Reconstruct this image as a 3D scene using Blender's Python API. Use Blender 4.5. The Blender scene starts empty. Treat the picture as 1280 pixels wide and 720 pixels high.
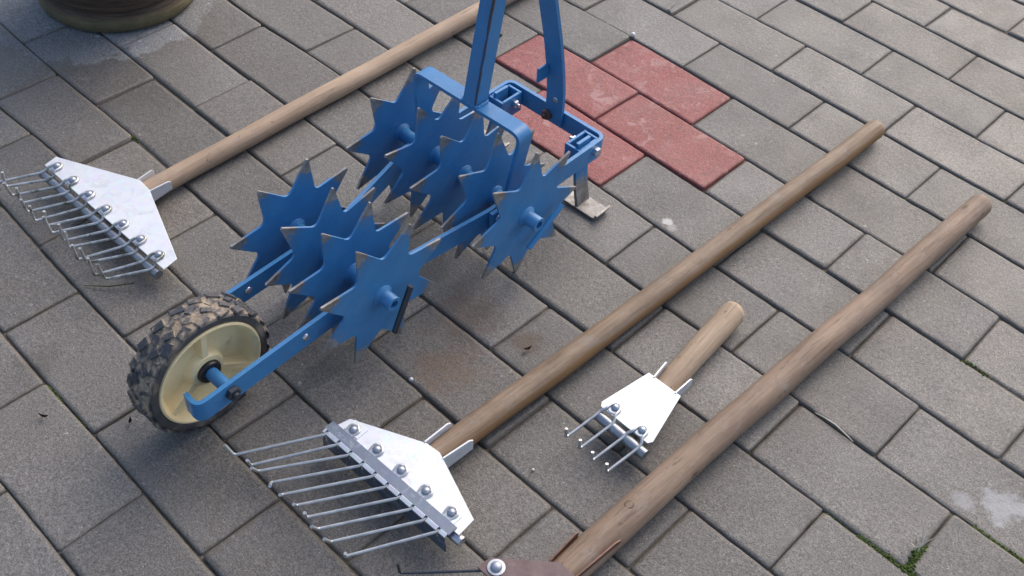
import bpy, bmesh, math, random
from mathutils import Vector, Matrix, noise
random.seed(7)
PI = math.pi
scene = bpy.context.scene
COL = scene.collection

# ------------------------------------------------------------------ camera, sky, sun, exposure
cam_data = bpy.data.cameras.new('camera')
cam = bpy.data.objects.new('camera', cam_data)
COL.objects.link(cam)
RX = Vector((0.7098303674, 0.7024680007, 0.0517644415))
RY = Vector((0.5407308623, -0.4963519476, -0.6791501150))
RZ = Vector((-0.4513878422, 0.5100720067, -0.7321718131))
CAM = Vector((0.8623579655, -1.2067878056, 0.9916563408))
cam.matrix_world = Matrix(((RX.x, -RY.x, -RZ.x, CAM.x), (RX.y, -RY.y, -RZ.y, CAM.y), (RX.z, -RY.z, -RZ.z, CAM.z), (0, 0, 0, 1)))
cam_data.sensor_width = 36
cam_data.lens = 1375.88229 / 1280 * 36
cam_data.clip_start = 0.02
cam_data.clip_end = 500
scene.camera = cam

SUN_EL, SUN_AZ = math.radians(42), math.radians(100)      # azimuth from +x, counter-clockwise: light from beyond and left
world = bpy.data.worlds.new('World')
scene.world = world
world.use_nodes = True
wn, wl = world.node_tree.nodes, world.node_tree.links
wn.clear()
sky = wn.new('ShaderNodeTexSky')
sky.sky_type = 'NISHITA'
sky.sun_disc = False
sky.sun_elevation = SUN_EL
sky.sun_rotation = PI / 2 - SUN_AZ
sky.dust_density = 4
sky.air_density = 1.0
hsv = wn.new('ShaderNodeHueSaturation')                   # overcast: nearly colourless sky
hsv.inputs['Saturation'].default_value = 1.05
bg = wn.new('ShaderNodeBackground')
bg.inputs['Strength'].default_value = 0.14
wo = wn.new('ShaderNodeOutputWorld')
wl.new(sky.outputs[0], hsv.inputs['Color'])
wl.new(hsv.outputs[0], bg.inputs['Color'])
wl.new(bg.outputs[0], wo.inputs['Surface'])
sun_data = bpy.data.lights.new('sun', 'SUN')
sun_data.energy = 0.75
sun_data.angle = math.radians(55)
sun_data.color = (1.0, 0.985, 0.97)
sun = bpy.data.objects.new('sun', sun_data)
COL.objects.link(sun)
sdir = Vector((math.cos(SUN_EL) * math.cos(SUN_AZ), math.cos(SUN_EL) * math.sin(SUN_AZ), math.sin(SUN_EL)))
sun.rotation_euler = (-sdir).to_track_quat('-Z', 'Y').to_euler()
vs = scene.view_settings
vs.view_transform = 'Standard'
vs.look = 'None'
vs.exposure = 0.76
vs.gamma = 1
vs.use_curve_mapping = False
scene.render.film_transparent = False
scene.cycles.filter_width = 1.5

# ------------------------------------------------------------------ object helpers
def link(name, bm, mat, parent=None, loc=None, smooth=None, keep=False):
    me = bpy.data.meshes.new(name)
    bmesh.ops.recalc_face_normals(bm, faces=bm.faces[:])
    if smooth is not None:
        for f in bm.faces:
            f.smooth = True
        for e in bm.edges:
            if len(e.link_faces) == 2 and e.calc_face_angle(0) > smooth:
                e.smooth = False
    bm.to_mesh(me)
    bm.free()
    for m in (mat if isinstance(mat, (list, tuple)) else [mat]):
        me.materials.append(m)
    o = bpy.data.objects.new(name, me)
    COL.objects.link(o)
    if parent:
        o.parent = parent
    if loc is not None:
        o.location = loc
    return o

def thing(name, label, cat, loc=(0, 0, 0), rz=0, group=None):
    o = bpy.data.objects.new(name, None)
    o.empty_display_size = 0.05
    COL.objects.link(o)
    o.location = loc
    o.rotation_euler = (0, 0, rz)
    tag(o, label, cat, group)
    return o

def tag(o, label, cat, group=None):
    o['label'] = label
    o['category'] = cat
    if group:
        o['group'] = group
    return o

def share(o, name=None, parent=None, loc=None):
    c = o.copy()
    COL.objects.link(c)
    c.parent = parent if parent is not None else o.parent
    if loc is not None:
        c.location = loc
    return c

def bevel(bm, off, seg=2, ang=0.6):
    es = [e for e in bm.edges if len(e.link_faces) == 2 and e.calc_face_angle(0) > ang]
    bmesh.ops.bevel(bm, geom=es, offset=off, segments=seg, affect='EDGES', profile=0.6, clamp_overlap=True)

def box(bm, c, s, rot=None):
    m = Matrix.Translation(Vector(c)) @ (rot.to_4x4() if rot else Matrix.Identity(4)) @ Matrix.Diagonal((s[0], s[1], s[2], 1))
    bmesh.ops.create_cube(bm, size=1, matrix=m)

def prism(bm, poly, t, mat=None):
    """polygon in xy extruded from z=0 up to t, then moved by mat"""
    mat = mat or Matrix.Identity(4)
    lo = [bm.verts.new(mat @ Vector((x, y, 0))) for x, y in poly]
    hi = [bm.verts.new(mat @ Vector((x, y, t))) for x, y in poly]
    n = len(poly)
    bm.faces.new(lo[::-1])
    bm.faces.new(hi)
    for i in range(n):
        bm.faces.new((lo[i], lo[(i + 1) % n], hi[(i + 1) % n], hi[i]))

def tube(bm, pts, r, seg=10, cap=True, taper=None):
    pts = [Vector(p) for p in pts]
    rings = []
    up = None
    for i, p in enumerate(pts):
        d = (pts[min(i + 1, len(pts) - 1)] - pts[max(i - 1, 0)]).normalized()
        if up is None:
            a = Vector((0, 0, 1)) if abs(d.z) < 0.9 else Vector((1, 0, 0))
            up = (a - d * a.dot(d)).normalized()
        else:
            up = (up - d * up.dot(d)).normalized()
        sd = d.cross(up)
        rr = r[i] if isinstance(r, (list, tuple)) else r
        rings.append([bm.verts.new(p + (up * math.cos(2 * PI * k / seg) + sd * math.sin(2 * PI * k / seg)) * rr) for k in range(seg)])
    for a, b in zip(rings, rings[1:]):
        for k in range(seg):
            bm.faces.new((a[k], a[(k + 1) % seg], b[(k + 1) % seg], b[k]))
    if cap:
        bm.faces.new(rings[0][::-1])
        bm.faces.new(rings[-1])
    return rings

def fillet(pts, r, n=5):
    pts = [Vector(p) for p in pts]
    out = [pts[0]]
    for a, b, c in zip(pts, pts[1:], pts[2:]):
        u, v = (a - b), (c - b)
        rr = min(r, u.length * 0.48, v.length * 0.48)
        p, q = b + u.normalized() * rr, b + v.normalized() * rr
        for i in range(n + 1):
            t = i / n
            out.append(p * (1 - t) ** 2 + b * 2 * t * (1 - t) + q * t * t)
    out.append(pts[-1])
    return out

def bar(bm, pts, width, thick, across):
    """flat bar swept along pts; `across` is the direction of its wide side"""
    pts = [Vector(p) for p in pts]
    ac = Vector(across)
    rings = []
    for i, p in enumerate(pts):
        d = (pts[min(i + 1, len(pts) - 1)] - pts[max(i - 1, 0)]).normalized()
        w = (ac - d * ac.dot(d)).normalized()
        n = d.cross(w)
        rings.append([bm.verts.new(p + w * (sx * width / 2) + n * (sy * thick / 2)) for sx, sy in ((-1, -1), (1, -1), (1, 1), (-1, 1))])
    for a, b in zip(rings, rings[1:]):
        for k in range(4):
            bm.faces.new((a[k], a[(k + 1) % 4], b[(k + 1) % 4], b[k]))
    bm.faces.new(rings[0][::-1])
    bm.faces.new(rings[-1])

def lathe(bm, prof, axis_mat=None, seg=48, closed=False):
    """profile of (radius, height) turned about z"""
    m = axis_mat or Matrix.Identity(4)
    rings = []
    for r, h in prof:
        if r < 1e-6:
            rings.append([bm.verts.new(m @ Vector((0, 0, h)))])
        else:
            rings.append([bm.verts.new(m @ Vector((r * math.cos(2 * PI * k / seg), r * math.sin(2 * PI * k / seg), h))) for k in range(seg)])
    pairs = list(zip(rings, rings[1:])) + ([(rings[-1], rings[0])] if closed else [])
    for a, b in pairs:
        for k in range(seg):
            q = (k + 1) % seg
            if len(a) == 1 and len(b) == 1:
                continue
            if len(a) == 1:
                bm.faces.new((a[0], b[k], b[q]))
            elif len(b) == 1:
                bm.faces.new((a[k], a[q], b[0]))
            else:
                bm.faces.new((a[k], a[q], b[q], b[k]))

def hexbolt(bm, m, r=0.0065, h=0.005, stud=0.0):
    prof = [(0, 0), (r * 1.15, 0), (r * 1.15, 0.001), (r, 0.001), (r, h * 0.85), (r * 0.85, h), (0, h)]
    lathe(bm, prof[:1] + [(r, 0)] + [(r, h * 0.85), (r * 0.85, h), (0, h)], m, seg=6)
    if stud:
        lathe(bm, [(0, h), (r * 0.45, h), (r * 0.45, h + stud), (0, h + stud)], m, seg=10)

AX_Y = Matrix.Rotation(-PI / 2, 4, 'X')      # lathe axis z -> +y
AX_MY = Matrix.Rotation(PI / 2, 4, 'X')      # lathe axis z -> -y

# ------------------------------------------------------------------ material helpers
class N:
    def __init__(self, name):
        self.m = bpy.data.materials.new(name)
        self.m.use_nodes = True
        self.t = self.m.node_tree
        self.b = self.t.nodes['Principled BSDF']
        self.co = self.t.nodes.new('ShaderNodeTexCoord').outputs['Object']
    def put(self, sock, v):
        if isinstance(v, bpy.types.NodeSocket):
            self.t.links.new(v, sock)
        elif isinstance(v, (tuple, list)) and len(v) == 3 and sock.type == 'RGBA':
            sock.default_value = (*v, 1)
        else:
            sock.default_value = v
    def n(self, kind, out=0, props=None, **ins):
        nd = self.t.nodes.new(kind)
        for k, v in (props or {}).items():
            setattr(nd, k, v)
        for k, v in ins.items():
            self.put(nd.inputs[int(k[1:]) if k[0] == '_' else k.replace('__', ' ')], v)
        return nd.outputs[out]
    def noise(self, scale, detail=3, rough=0.5, co=None, dist=0):
        return self.n('ShaderNodeTexNoise', 0, None, Vector=co or self.co, Scale=scale, Detail=detail, Roughness=rough, Distortion=dist)
    def voro(self, scale, co=None, out=0, rnd=1):
        return self.n('ShaderNodeTexVoronoi', out, None, Vector=co or self.co, Scale=scale, Randomness=rnd)
    def rng(self, v, a, b, c=0, d=1):
        return self.n('ShaderNodeMapRange', 0, None, _0=v, _1=a, _2=b, _3=c, _4=d)
    def math(self, op, a, b=0.0, c=0.0):
        return self.n('ShaderNodeMath', 0, {'operation': op}, _0=a, _1=b, _2=c)
    def mix(self, f, a, b, blend='MIX'):
        nd = self.t.nodes.new('ShaderNodeMix')
        nd.data_type = 'RGBA'
        nd.blend_type = blend
        self.put(nd.inputs[0], f)
        self.put(nd.inputs[6], a)
        self.put(nd.inputs[7], b)
        return nd.outputs[2]
    def scale(self, s, co=None):
        return self.n('ShaderNodeMapping', 0, None, Vector=co or self.co, Scale=s)
    def xyz(self, co=None):
        nd = self.t.nodes.new('ShaderNodeSeparateXYZ')
        self.put(nd.inputs[0], co or self.co)
        return nd.outputs
    def length(self, v):
        return self.n('ShaderNodeVectorMath', 1, {'operation': 'LENGTH'}, _0=v)
    def sub(self, v, p):
        return self.n('ShaderNodeVectorMath', 0, {'operation': 'SUBTRACT'}, _0=v, _1=p)
    def set(self, **k):
        for a, v in k.items():
            self.put(self.b.inputs[a.replace('__', ' ')], v)
        return self
    def bump(self, h, dist=0.001, strength=1.0, normal=None):
        nd = self.t.nodes.new('ShaderNodeBump')
        nd.inputs['Strength'].default_value = strength
        nd.inputs['Distance'].default_value = dist
        self.put(nd.inputs['Height'], h)
        if normal is not None:
            self.put(nd.inputs['Normal'], normal)
        self.put(self.b.inputs['Normal'], nd.outputs[0])
        return nd.outputs[0]
    def gray(self, v):
        return self.n('ShaderNodeCombineColor', 0, None, _0=v, _1=v, _2=v)

POT = (-0.622, -0.517)

def paver_material(name, base, red=False):
    k = N(name)
    att = k.t.nodes.new('ShaderNodeVertexColor')
    att.layer_name = 'tint'
    sep = k.t.nodes.new('ShaderNodeSeparateColor')
    k.put(sep.inputs[0], att.outputs[0])
    tint, edge, hue = sep.outputs[0], sep.outputs[1], sep.outputs[2]
    c = k.mix(k.rng(k.noise(9, 4, 0.6), 0.35, 0.7), base, [x * y for x, y in zip(base, (0.80, 0.78, 0.75))])
    c = k.mix(hue, c, [x * y for x, y in zip(base, (1.05, 0.98, 0.89))] if not red else [x * 0.9 for x in base])
    c = k.mix(1.0, c, k.gray(k.rng(tint, 0, 1, 0.72, 1.30)), 'MULTIPLY')
    # aggregate grains
    c = k.mix(1.0, c, k.gray(k.rng(k.noise(520, 3, 0.8), 0.32, 0.68, 0.38, 1.62)), 'MULTIPLY')
    c = k.mix(1.0, c, k.gray(k.rng(k.noise(240, 3, 0.7), 0.3, 0.7, 0.74, 1.26)), 'MULTIPLY')
    # dark pores and pale stones
    pore = k.rng(k.voro(300), 0.08, 0.20, 0.8, 0)
    c = k.mix(k.math('MULTIPLY', pore, k.rng(k.noise(60), 0.45, 0.6)), c, (0.03, 0.028, 0.026))
    fleck = k.math('MULTIPLY', k.rng(k.voro(190), 0.08, 0.19, 0.85, 0), k.rng(k.noise(95, 2), 0.55, 0.64))
    c = k.mix(fleck, c, (0.50, 0.48, 0.45))
    # pale scuffs and lime blooms
    bloom = k.math('MULTIPLY', k.rng(k.noise(42, 5, 0.65, dist=0.6), 0.62 if not red else 0.545, 0.76 if not red else 0.60, 0, 0.55 if not red else 0.42), k.rng(k.noise(6 if not red else 17), 0.42, 0.62))
    c = k.mix(bloom, c, (0.42, 0.41, 0.40) if not red else (0.55, 0.36, 0.35))
    speck = k.math('MULTIPLY', k.rng(k.noise(75, 4, 0.6), 0.67, 0.72, 0, 0.7), k.rng(k.noise(11), 0.45, 0.6))
    c = k.mix(speck, c, (0.46, 0.45, 0.43) if not red else (0.55, 0.38, 0.37))
    grime = k.math('MULTIPLY', k.rng(k.noise(19, 6, 0.7, dist=0.8), 0.56, 0.70, 0, 0.5), k.rng(k.noise(5), 0.40, 0.60))
    c = k.mix(grime, c, (0.105, 0.090, 0.070) if not red else (0.16, 0.045, 0.04))
    if not red:
        wob = k.noise(38, 6, 0.75)
        for (x, y, r, col, amt) in ((0.832, -0.352, 0.027, (0.46, 0.48, 0.51), 0.60), (0.800, -0.378, 0.014, (0.44, 0.46, 0.49), 0.45), (0.305, -0.279, 0.007, (0.62, 0.62, 0.60), 0.85),
                               (0.317, -0.285, 0.008, (0.48, 0.48, 0.46), 0.5),
                               (0.291, -0.661, 0.045, (0.17, 0.085, 0.035), 0.42), (0.325, -0.567, 0.024, (0.09, 0.055, 0.035), 0.65),
                               (0.245, -0.585, 0.05, (0.13, 0.08, 0.045), 0.45), (-0.03, -0.99, 0.03, (0.07, 0.06, 0.045), 0.4)):
            d = k.length(k.n('ShaderNodeVectorMath', 0, {'operation': 'MULTIPLY'}, _0=k.sub(k.co, (x, y, 0)), _1=(1, 1, 0)))
            dd = k.math('ADD', d, k.math('MULTIPLY', k.math('SUBTRACT', wob, 0.5), r * 3.2))
            c = k.mix(k.rng(dd, r, r * 0.45, 0, amt), c, col)
    # worn dirt on the chamfered rims
    dirt = k.math('MULTIPLY', edge, k.rng(k.noise(30, 4, 0.6), 0.3, 0.62, 0.15, 0.75))
    c = k.mix(dirt, c, (0.175, 0.148, 0.115) if not red else (0.17, 0.05, 0.04))
    # dry patch sheltered by the flower pot, the rest is damp
    xy = k.n('ShaderNodeVectorMath', 0, {'operation': 'MULTIPLY'}, _0=k.sub(k.co, (POT[0] - 0.012, POT[1] - 0.028, 0)), _1=(1, 1, 0))
    dist = k.math('ADD', k.length(xy), k.math('MULTIPLY', k.math('SUBTRACT', k.noise(34, 4, 0.65), 0.5), 0.075))
    drop = k.rng(k.voro(55), 0.20, 0.26, 1, 0)
    drop = k.math('MULTIPLY', drop, k.rng(k.noise(22), 0.48, 0.56))
    drop = k.math('MULTIPLY', drop, k.rng(dist, 0.125, 0.155))
    dry = k.math('SUBTRACT', k.rng(dist, 0.1835, 0.1785), drop)
    dry = k.math('MAXIMUM', dry, 0.0)
    wet = k.mix(1.0, c, (0.82, 0.80, 0.775), 'MULTIPLY')
    c2 = k.mix(dry, wet, k.mix(1.0, c, (1.22, 1.27, 1.34), 'MULTIPLY'))
    rough = k.rng(k.noise(14, 4, 0.6), 0.3, 0.7, 0.42, 0.60)
    rough = k.math('ADD', rough, k.math('MULTIPLY', dry, 0.25))
    k.set(Base__Color=c2, Roughness=rough)
    k.b.inputs['Specular IOR Level'].default_value = 0.5
    h = k.math('ADD', k.math('MULTIPLY', k.noise(700, 3, 0.7), 0.7), k.math('MULTIPLY', k.noise(120, 4, 0.6), 0.8))
    h = k.math('SUBTRACT', h, k.math('MULTIPLY', pore, 0.5))
    k.bump(h, 0.0013, 0.8)
    return k.m

M_PAVE = paver_material('concrete_paver', (0.207, 0.201, 0.194))
M_RED = paver_material('red_paver', (0.375, 0.085, 0.085), True)

k = N('joint_sand')
c = k.mix(k.rng(k.noise(160, 3, 0.7), 0.3, 0.7), (0.050, 0.043, 0.036), (0.140, 0.118, 0.090))
c = k.mix(k.rng(k.noise(7, 3, 0.6), 0.50, 0.64, 0, 0.8), c, (0.034, 0.046, 0.018))
k.set(Base__Color=c, Roughness=0.95)
k.bump(k.noise(400, 3, 0.7), 0.003, 0.8)
M_JOINT = k.m

k = N('moss')
c = k.mix(k.noise(90, 2), (0.025, 0.055, 0.008), (0.10, 0.13, 0.018))
k.set(Base__Color=c, Roughness=0.9)
M_MOSS = k.m

def blue_paint(name, star=False, worn=None):
    k = N(name)
    c = k.mix(k.rng(k.noise(24, 4, 0.6), 0.3, 0.7), (0.034, 0.180, 0.405), (0.048, 0.222, 0.470))
    # dust and clay film
    c = k.mix(k.rng(k.noise(60, 5, 0.7), 0.5, 0.8, 0, 0.22), c, (0.16, 0.17, 0.18))
    rough = k.rng(k.noise(80, 4, 0.7), 0.3, 0.7, 0.32, 0.52)
    n1 = k.noise(70, 5, 0.72)
    if star:
        o = k.xyz()
        rad = k.length(k.n('ShaderNodeCombineXYZ', 0, None, X=o[0], Z=o[2]))
        w = k.math('ADD', rad, k.math('MULTIPLY', k.math('SUBTRACT', n1, 0.5), 0.034))
        w = k.math('ADD', w, k.math('MULTIPLY', k.math('SUBTRACT', k.n('ShaderNodeTexNoise', 0, {'noise_dimensions': '3D'}, Vector=k.n('ShaderNodeVectorMath', 0, {'operation': 'ADD'}, _0=k.co, _1=k.n('ShaderNodeObjectInfo', 0)), Scale=16, Detail=1), 0.5), 0.03))
        bare = k.rng(w, 0.0735, 0.0775)
        scuff = k.rng(w, 0.058, 0.076, 0, 0.30)
        c = k.mix(scuff, c, (0.12, 0.14, 0.17))
    elif worn:
        o = k.xyz()
        w = k.math('ADD', o[2], k.math('MULTIPLY', k.math('SUBTRACT', n1, 0.5), 0.05))
        bare = k.rng(w, worn + 0.004, worn - 0.004)
    else:
        bare = k.rng(k.noise(85, 6, 0.8), 0.655, 0.68)
    if not worn:
        chip = k.math('MULTIPLY', k.rng(k.noise(210, 3, 0.7), 0.66, 0.70), k.rng(k.noise(26, 3), 0.50, 0.62))
        bare = k.math('MAXIMUM', bare, k.math('MULTIPLY', chip, 0.8))
    metal = k.mix(k.rng(k.noise(55, 4, 0.7), 0.35, 0.65), (0.20, 0.185, 0.165), (0.34, 0.33, 0.32))
    metal = k.mix(k.rng(k.noise(37, 4, 0.7), 0.52, 0.66, 0, 0.75), metal, (0.10, 0.062, 0.035))
    c = k.mix(bare, c, metal)
    k.set(Base__Color=c, Metallic=k.math('MULTIPLY', bare, 0.35), Roughness=k.math('ADD', rough, k.math('MULTIPLY', bare, 0.06)))
    k.b.inputs['Coat Weight'].default_value = 0.0
    k.bump(k.math('ADD', k.noise(90, 4, 0.6), k.math('MULTIPLY', bare, -0.5)), 0.0005, 0.5)
    return k.m
M_BLUE = blue_paint('blue_paint')
M_STAR = blue_paint('worn_blue_star', star=True)
M_LEG = blue_paint('scraped_blue_leg', worn=0.040)

def galvanised(name, col, met, rough, spangle=0.08):
    k = N(name)
    v = k.voro(120, out=1)
    c = k.mix(spangle, col, v, 'MULTIPLY')
    c = k.mix(k.rng(k.noise(40, 5, 0.7, dist=1.2), 0.52, 0.70, 0, 0.5), c, (0.46, 0.47, 0.49))
    c = k.mix(k.rng(k.noise(170, 4, 0.7), 0.64, 0.72, 0, 0.5), c, (0.30, 0.27, 0.24))
    k.set(Base__Color=c, Metallic=met, Roughness=k.rng(k.noise(30, 4), 0.3, 0.7, rough - 0.07, rough + 0.1))
    k.bump(k.noise(60, 3), 0.0008, 0.35)
    return k.m
M_ZINC = galvanised('galvanised_sheet', (0.70, 0.725, 0.76), 0.30, 0.44)
M_STRIP = galvanised('galvanised_angle', (0.15, 0.18, 0.23), 0.60, 0.34)
M_STEEL = galvanised('bright_steel', (0.62, 0.63, 0.66), 0.9, 0.28)
M_RIVET = galvanised('dull_rivet', (0.40, 0.43, 0.48), 0.7, 0.42)
M_ROD = galvanised('dull_steel_rod', (0.30, 0.32, 0.35), 0.8, 0.38)

def wire_material(name, grass):
    k = N(name)
    c = k.mix(k.rng(k.noise(90, 3), 0.35, 0.65), (0.46, 0.47, 0.47), (0.62, 0.62, 0.61))
    if grass:
        c = k.mix(k.rng(k.noise(55, 4, 0.7), 0.50, 0.62, 0, 0.8), c, (0.085, 0.10, 0.045))
    k.set(Base__Color=c, Metallic=0.7, Roughness=0.36)
    return k.m
M_WIRE = wire_material('steel_wire', False)
M_WIREG = wire_material('grass_stained_wire', True)

k = N('dark_iron')
k.set(Base__Color=k.mix(k.noise(90, 4), (0.045, 0.05, 0.06), (0.09, 0.10, 0.12)), Metallic=0.6, Roughness=0.45)
M_IRON = k.m
k = N('rusty_iron')
c = k.mix(k.rng(k.noise(70, 5, 0.7), 0.35, 0.65), (0.10, 0.052, 0.040), (0.19, 0.095, 0.07))
k.set(Base__Color=c, Metallic=0.2, Roughness=0.6)
k.bump(k.noise(220, 3), 0.0006, 0.6)
M_RUST = k.m
k = N('rusty_seam')
c = k.mix(k.rng(k.noise(45, 4, 0.7), 0.42, 0.58), (0.020, 0.075, 0.17), (0.075, 0.048, 0.035))
k.set(Base__Color=c, Roughness=0.6)
M_SEAM = k.m
k = N('brown_primer')
c = k.mix(k.rng(k.noise(50, 5, 0.7), 0.3, 0.7), (0.085, 0.050, 0.052), (0.15, 0.10, 0.10))
c = k.mix(k.rng(k.noise(130, 4), 0.6, 0.75, 0, 0.6), c, (0.22, 0.17, 0.15))
k.set(Base__Color=c, Metallic=0.1, Roughness=0.5)
k.bump(k.noise(120, 3), 0.0006, 0.5)
M_PRIMER = k.m

def wood(name, base, dark, warm, seed, streak=0.6, under=None):
    """handles run along their own y axis"""
    k = N(name)
    co = k.n('ShaderNodeVectorMath', 0, {'operation': 'ADD'}, _0=k.co, _1=(seed, seed * 2.3, seed * 0.7))
    st = k.scale((1, 0.035, 1), co)
    g1 = k.noise(330, 4, 0.65, st, 0.4)
    g2 = k.noise(95, 4, 0.65, k.scale((1, 0.06, 1), co), 0.6)
    c = k.mix(k.rng(g1, 0.35, 0.8, 0, 0.8), base, dark)
    c = k.mix(k.rng(g2, 0.48, 0.68, 0, streak), c, warm)
    c = k.mix(k.rng(k.noise(11, 4, 0.6, co), 0.42, 0.7, 0, 0.55), c, dark)
    c = k.mix(k.rng(k.noise(14, 4, 0.6, k.scale((1, 0.5, 1), co)), 0.50, 0.72, 0, 0.5), c, [min(1, x * 1.35) for x in base])
    c = k.mix(k.rng(k.voro(21, k.scale((1, 0.6, 1), co)), 0.05, 0.12, 0.75, 0), c, (0.045, 0.032, 0.022))
    crack = k.rng(k.noise(420, 3, 0.6, k.scale((1, 0.03, 1), co)), 0.63, 0.68, 0, 0.5)
    c = k.mix(k.rng(k.noise(75, 5, 0.75, k.scale((1, 0.4, 1), co)), 0.52, 0.68, 0, 0.55), c, dark)
    c = k.mix(k.rng(k.noise(38, 5, 0.7, k.scale((1, 0.55, 1), co)), 0.56, 0.70, 0, 0.4), c, (0.33, 0.30, 0.27))
    c = k.mix(crack, c, (0.05, 0.036, 0.026))
    c = k.mix(k.rng(k.noise(6, 3, 0.6, co), 0.48, 0.66, 0, 0.45), c, dark)
    spots = k.rng(k.noise(120, 3, 0.6, k.scale((1, 0.5, 1), co)), 0.66, 0.72, 0, 0.55)
    c = k.mix(spots, c, (0.075, 0.054, 0.040))
    if under:                                                 # side where the grey skin is worn off
        o = k.xyz()
        w = k.math('SUBTRACT', o[0], k.math('MULTIPLY', o[2], 0.75))
        w = k.math('ADD', w, k.math('MULTIPLY', k.math('SUBTRACT', g2, 0.5), 0.016))
        w = k.math('ADD', w, k.math('MULTIPLY', k.math('SUBTRACT', k.noise(9, 3, 0.6, co), 0.5), 0.016))
        c = k.mix(k.rng(w, 0.004, 0.010, 0, 0.8), c, under)
    k.set(Base__Color=c, Roughness=k.rng(g1, 0.3, 0.7, 0.52, 0.7))
    k.b.inputs['Specular IOR Level'].default_value = 0.4
    h = k.math('SUBTRACT', k.math('ADD', g1, k.math('MULTIPLY', k.noise(40, 3, 0.5, st), 0.8)), k.math('MULTIPLY', crack, 0.9))
    k.bump(h, 0.0011, 0.7)
    return k.m

k = N('muddy_rubber')
o = k.xyz()
rad = k.length(k.n('ShaderNodeCombineXYZ', 0, None, X=o[0], Z=o[2]))
mudn = k.math('ADD', k.rng(rad, 0.0735, 0.0782, 0.20, -0.03), k.noise(30, 6, 0.72))
mud = k.rng(mudn, 0.56, 0.68)
side = k.rng(k.math('ABSOLUTE', o[1]), 0.0165, 0.0182)
mud = k.math('MULTIPLY', mud, k.math('SUBTRACT', 1.0, k.math('MULTIPLY', side, k.rng(k.noise(24, 3), 0.50, 0.66, 0.95, 0.2))))
c = k.mix(k.noise(60, 4), (0.030, 0.032, 0.037), (0.060, 0.064, 0.074))
mc = k.mix(k.rng(k.noise(120, 4, 0.7), 0.3, 0.7), (0.24, 0.18, 0.12), (0.42, 0.34, 0.25))
c = k.mix(mud, c, mc)
c = k.mix(k.rng(k.noise(15, 4), 0.45, 0.65, 0, 0.22), c, (0.09, 0.07, 0.05))
k.set(Base__Color=c, Roughness=k.math('ADD', 0.5, k.math('MULTIPLY', mud, 0.4)))
k.bump(k.noise(260, 4, 0.7), 0.0012, 0.8)
M_TYRE = k.m
k = N('cream_plastic')
c = k.mix(k.rng(k.noise(30, 4), 0.3, 0.7), (0.90, 0.74, 0.44), (0.82, 0.65, 0.36))
c = k.mix(k.rng(k.noise(45, 5, 0.7), 0.55, 0.75, 0, 0.5), c, (0.34, 0.25, 0.13))
k.set(Base__Color=c, Roughness=0.42)
M_RIM = k.m
k = N('black_plastic')
k.set(Base__Color=(0.012, 0.012, 0.014), Roughness=0.35)
M_BLACK = k.m
k = N('weathered_clay')
z = k.xyz()[2]
ring = k.noise(30, 5, 0.7, k.scale((0.5, 0.5, 9)))
c = k.mix(k.rng(ring, 0.35, 0.65), (0.040, 0.026, 0.018), (0.130, 0.084, 0.055))
lip = k.mix(k.rng(k.noise(26, 4, 0.7), 0.35, 0.65), (0.185, 0.145, 0.078), (0.120, 0.098, 0.048))
c = k.mix(k.rng(k.math('ADD', z, k.math('MULTIPLY', k.noise(30), 0.006)), 0.024, 0.030, 1, 0), c, lip)
k.set(Base__Color=c, Roughness=0.8)
k.bump(ring, 0.004, 0.8)
M_POT = k.m
k = N('dark_soil')
k.set(Base__Color=k.mix(k.noise(60, 4), (0.012, 0.009, 0.006), (0.04, 0.028, 0.018)), Roughness=0.95)
k.bump(k.noise(90, 4), 0.01, 1)
M_SOIL = k.m
k = N('dry_straw')
k.set(Base__Color=k.mix(k.noise(80), (0.46, 0.40, 0.28), (0.66, 0.62, 0.52)), Roughness=0.7)
M_STRAW = k.m
k = N('grass_blade')
k.set(Base__Color=(0.045, 0.06, 0.02), Roughness=0.7)
M_GRASS = k.m
k = N('knot_wood')
k.set(Base__Color=k.mix(k.noise(300), (0.075, 0.048, 0.032), (0.13, 0.088, 0.06)), Roughness=0.7)
M_KNOT = k.m
k = N('dead_leaf')
k.set(Base__Color=k.mix(k.noise(200), (0.035, 0.022, 0.013), (0.07, 0.045, 0.028)), Roughness=0.85)
M_LEAF = k.m
k = N('white_stone')
k.set(Base__Color=k.mix(k.noise(300), (0.62, 0.62, 0.60), (0.75, 0.75, 0.74)), Roughness=0.6)
M_STONE = k.m
k = N('dark_stone')
k.set(Base__Color=(0.03, 0.03, 0.035), Roughness=0.25)
M_DSTONE = k.m

# ------------------------------------------------------------------ the ground: joint bed and pavers in running bond
bm = bmesh.new()
S_ = 60
bm.faces.new([bm.verts.new((x, y, -0.0042)) for x, y in ((-S_, -S_), (S_, -S_), (S_, S_), (-S_, S_))])
g = link('ground', bm, M_JOINT)
g['kind'] = 'structure'

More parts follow.
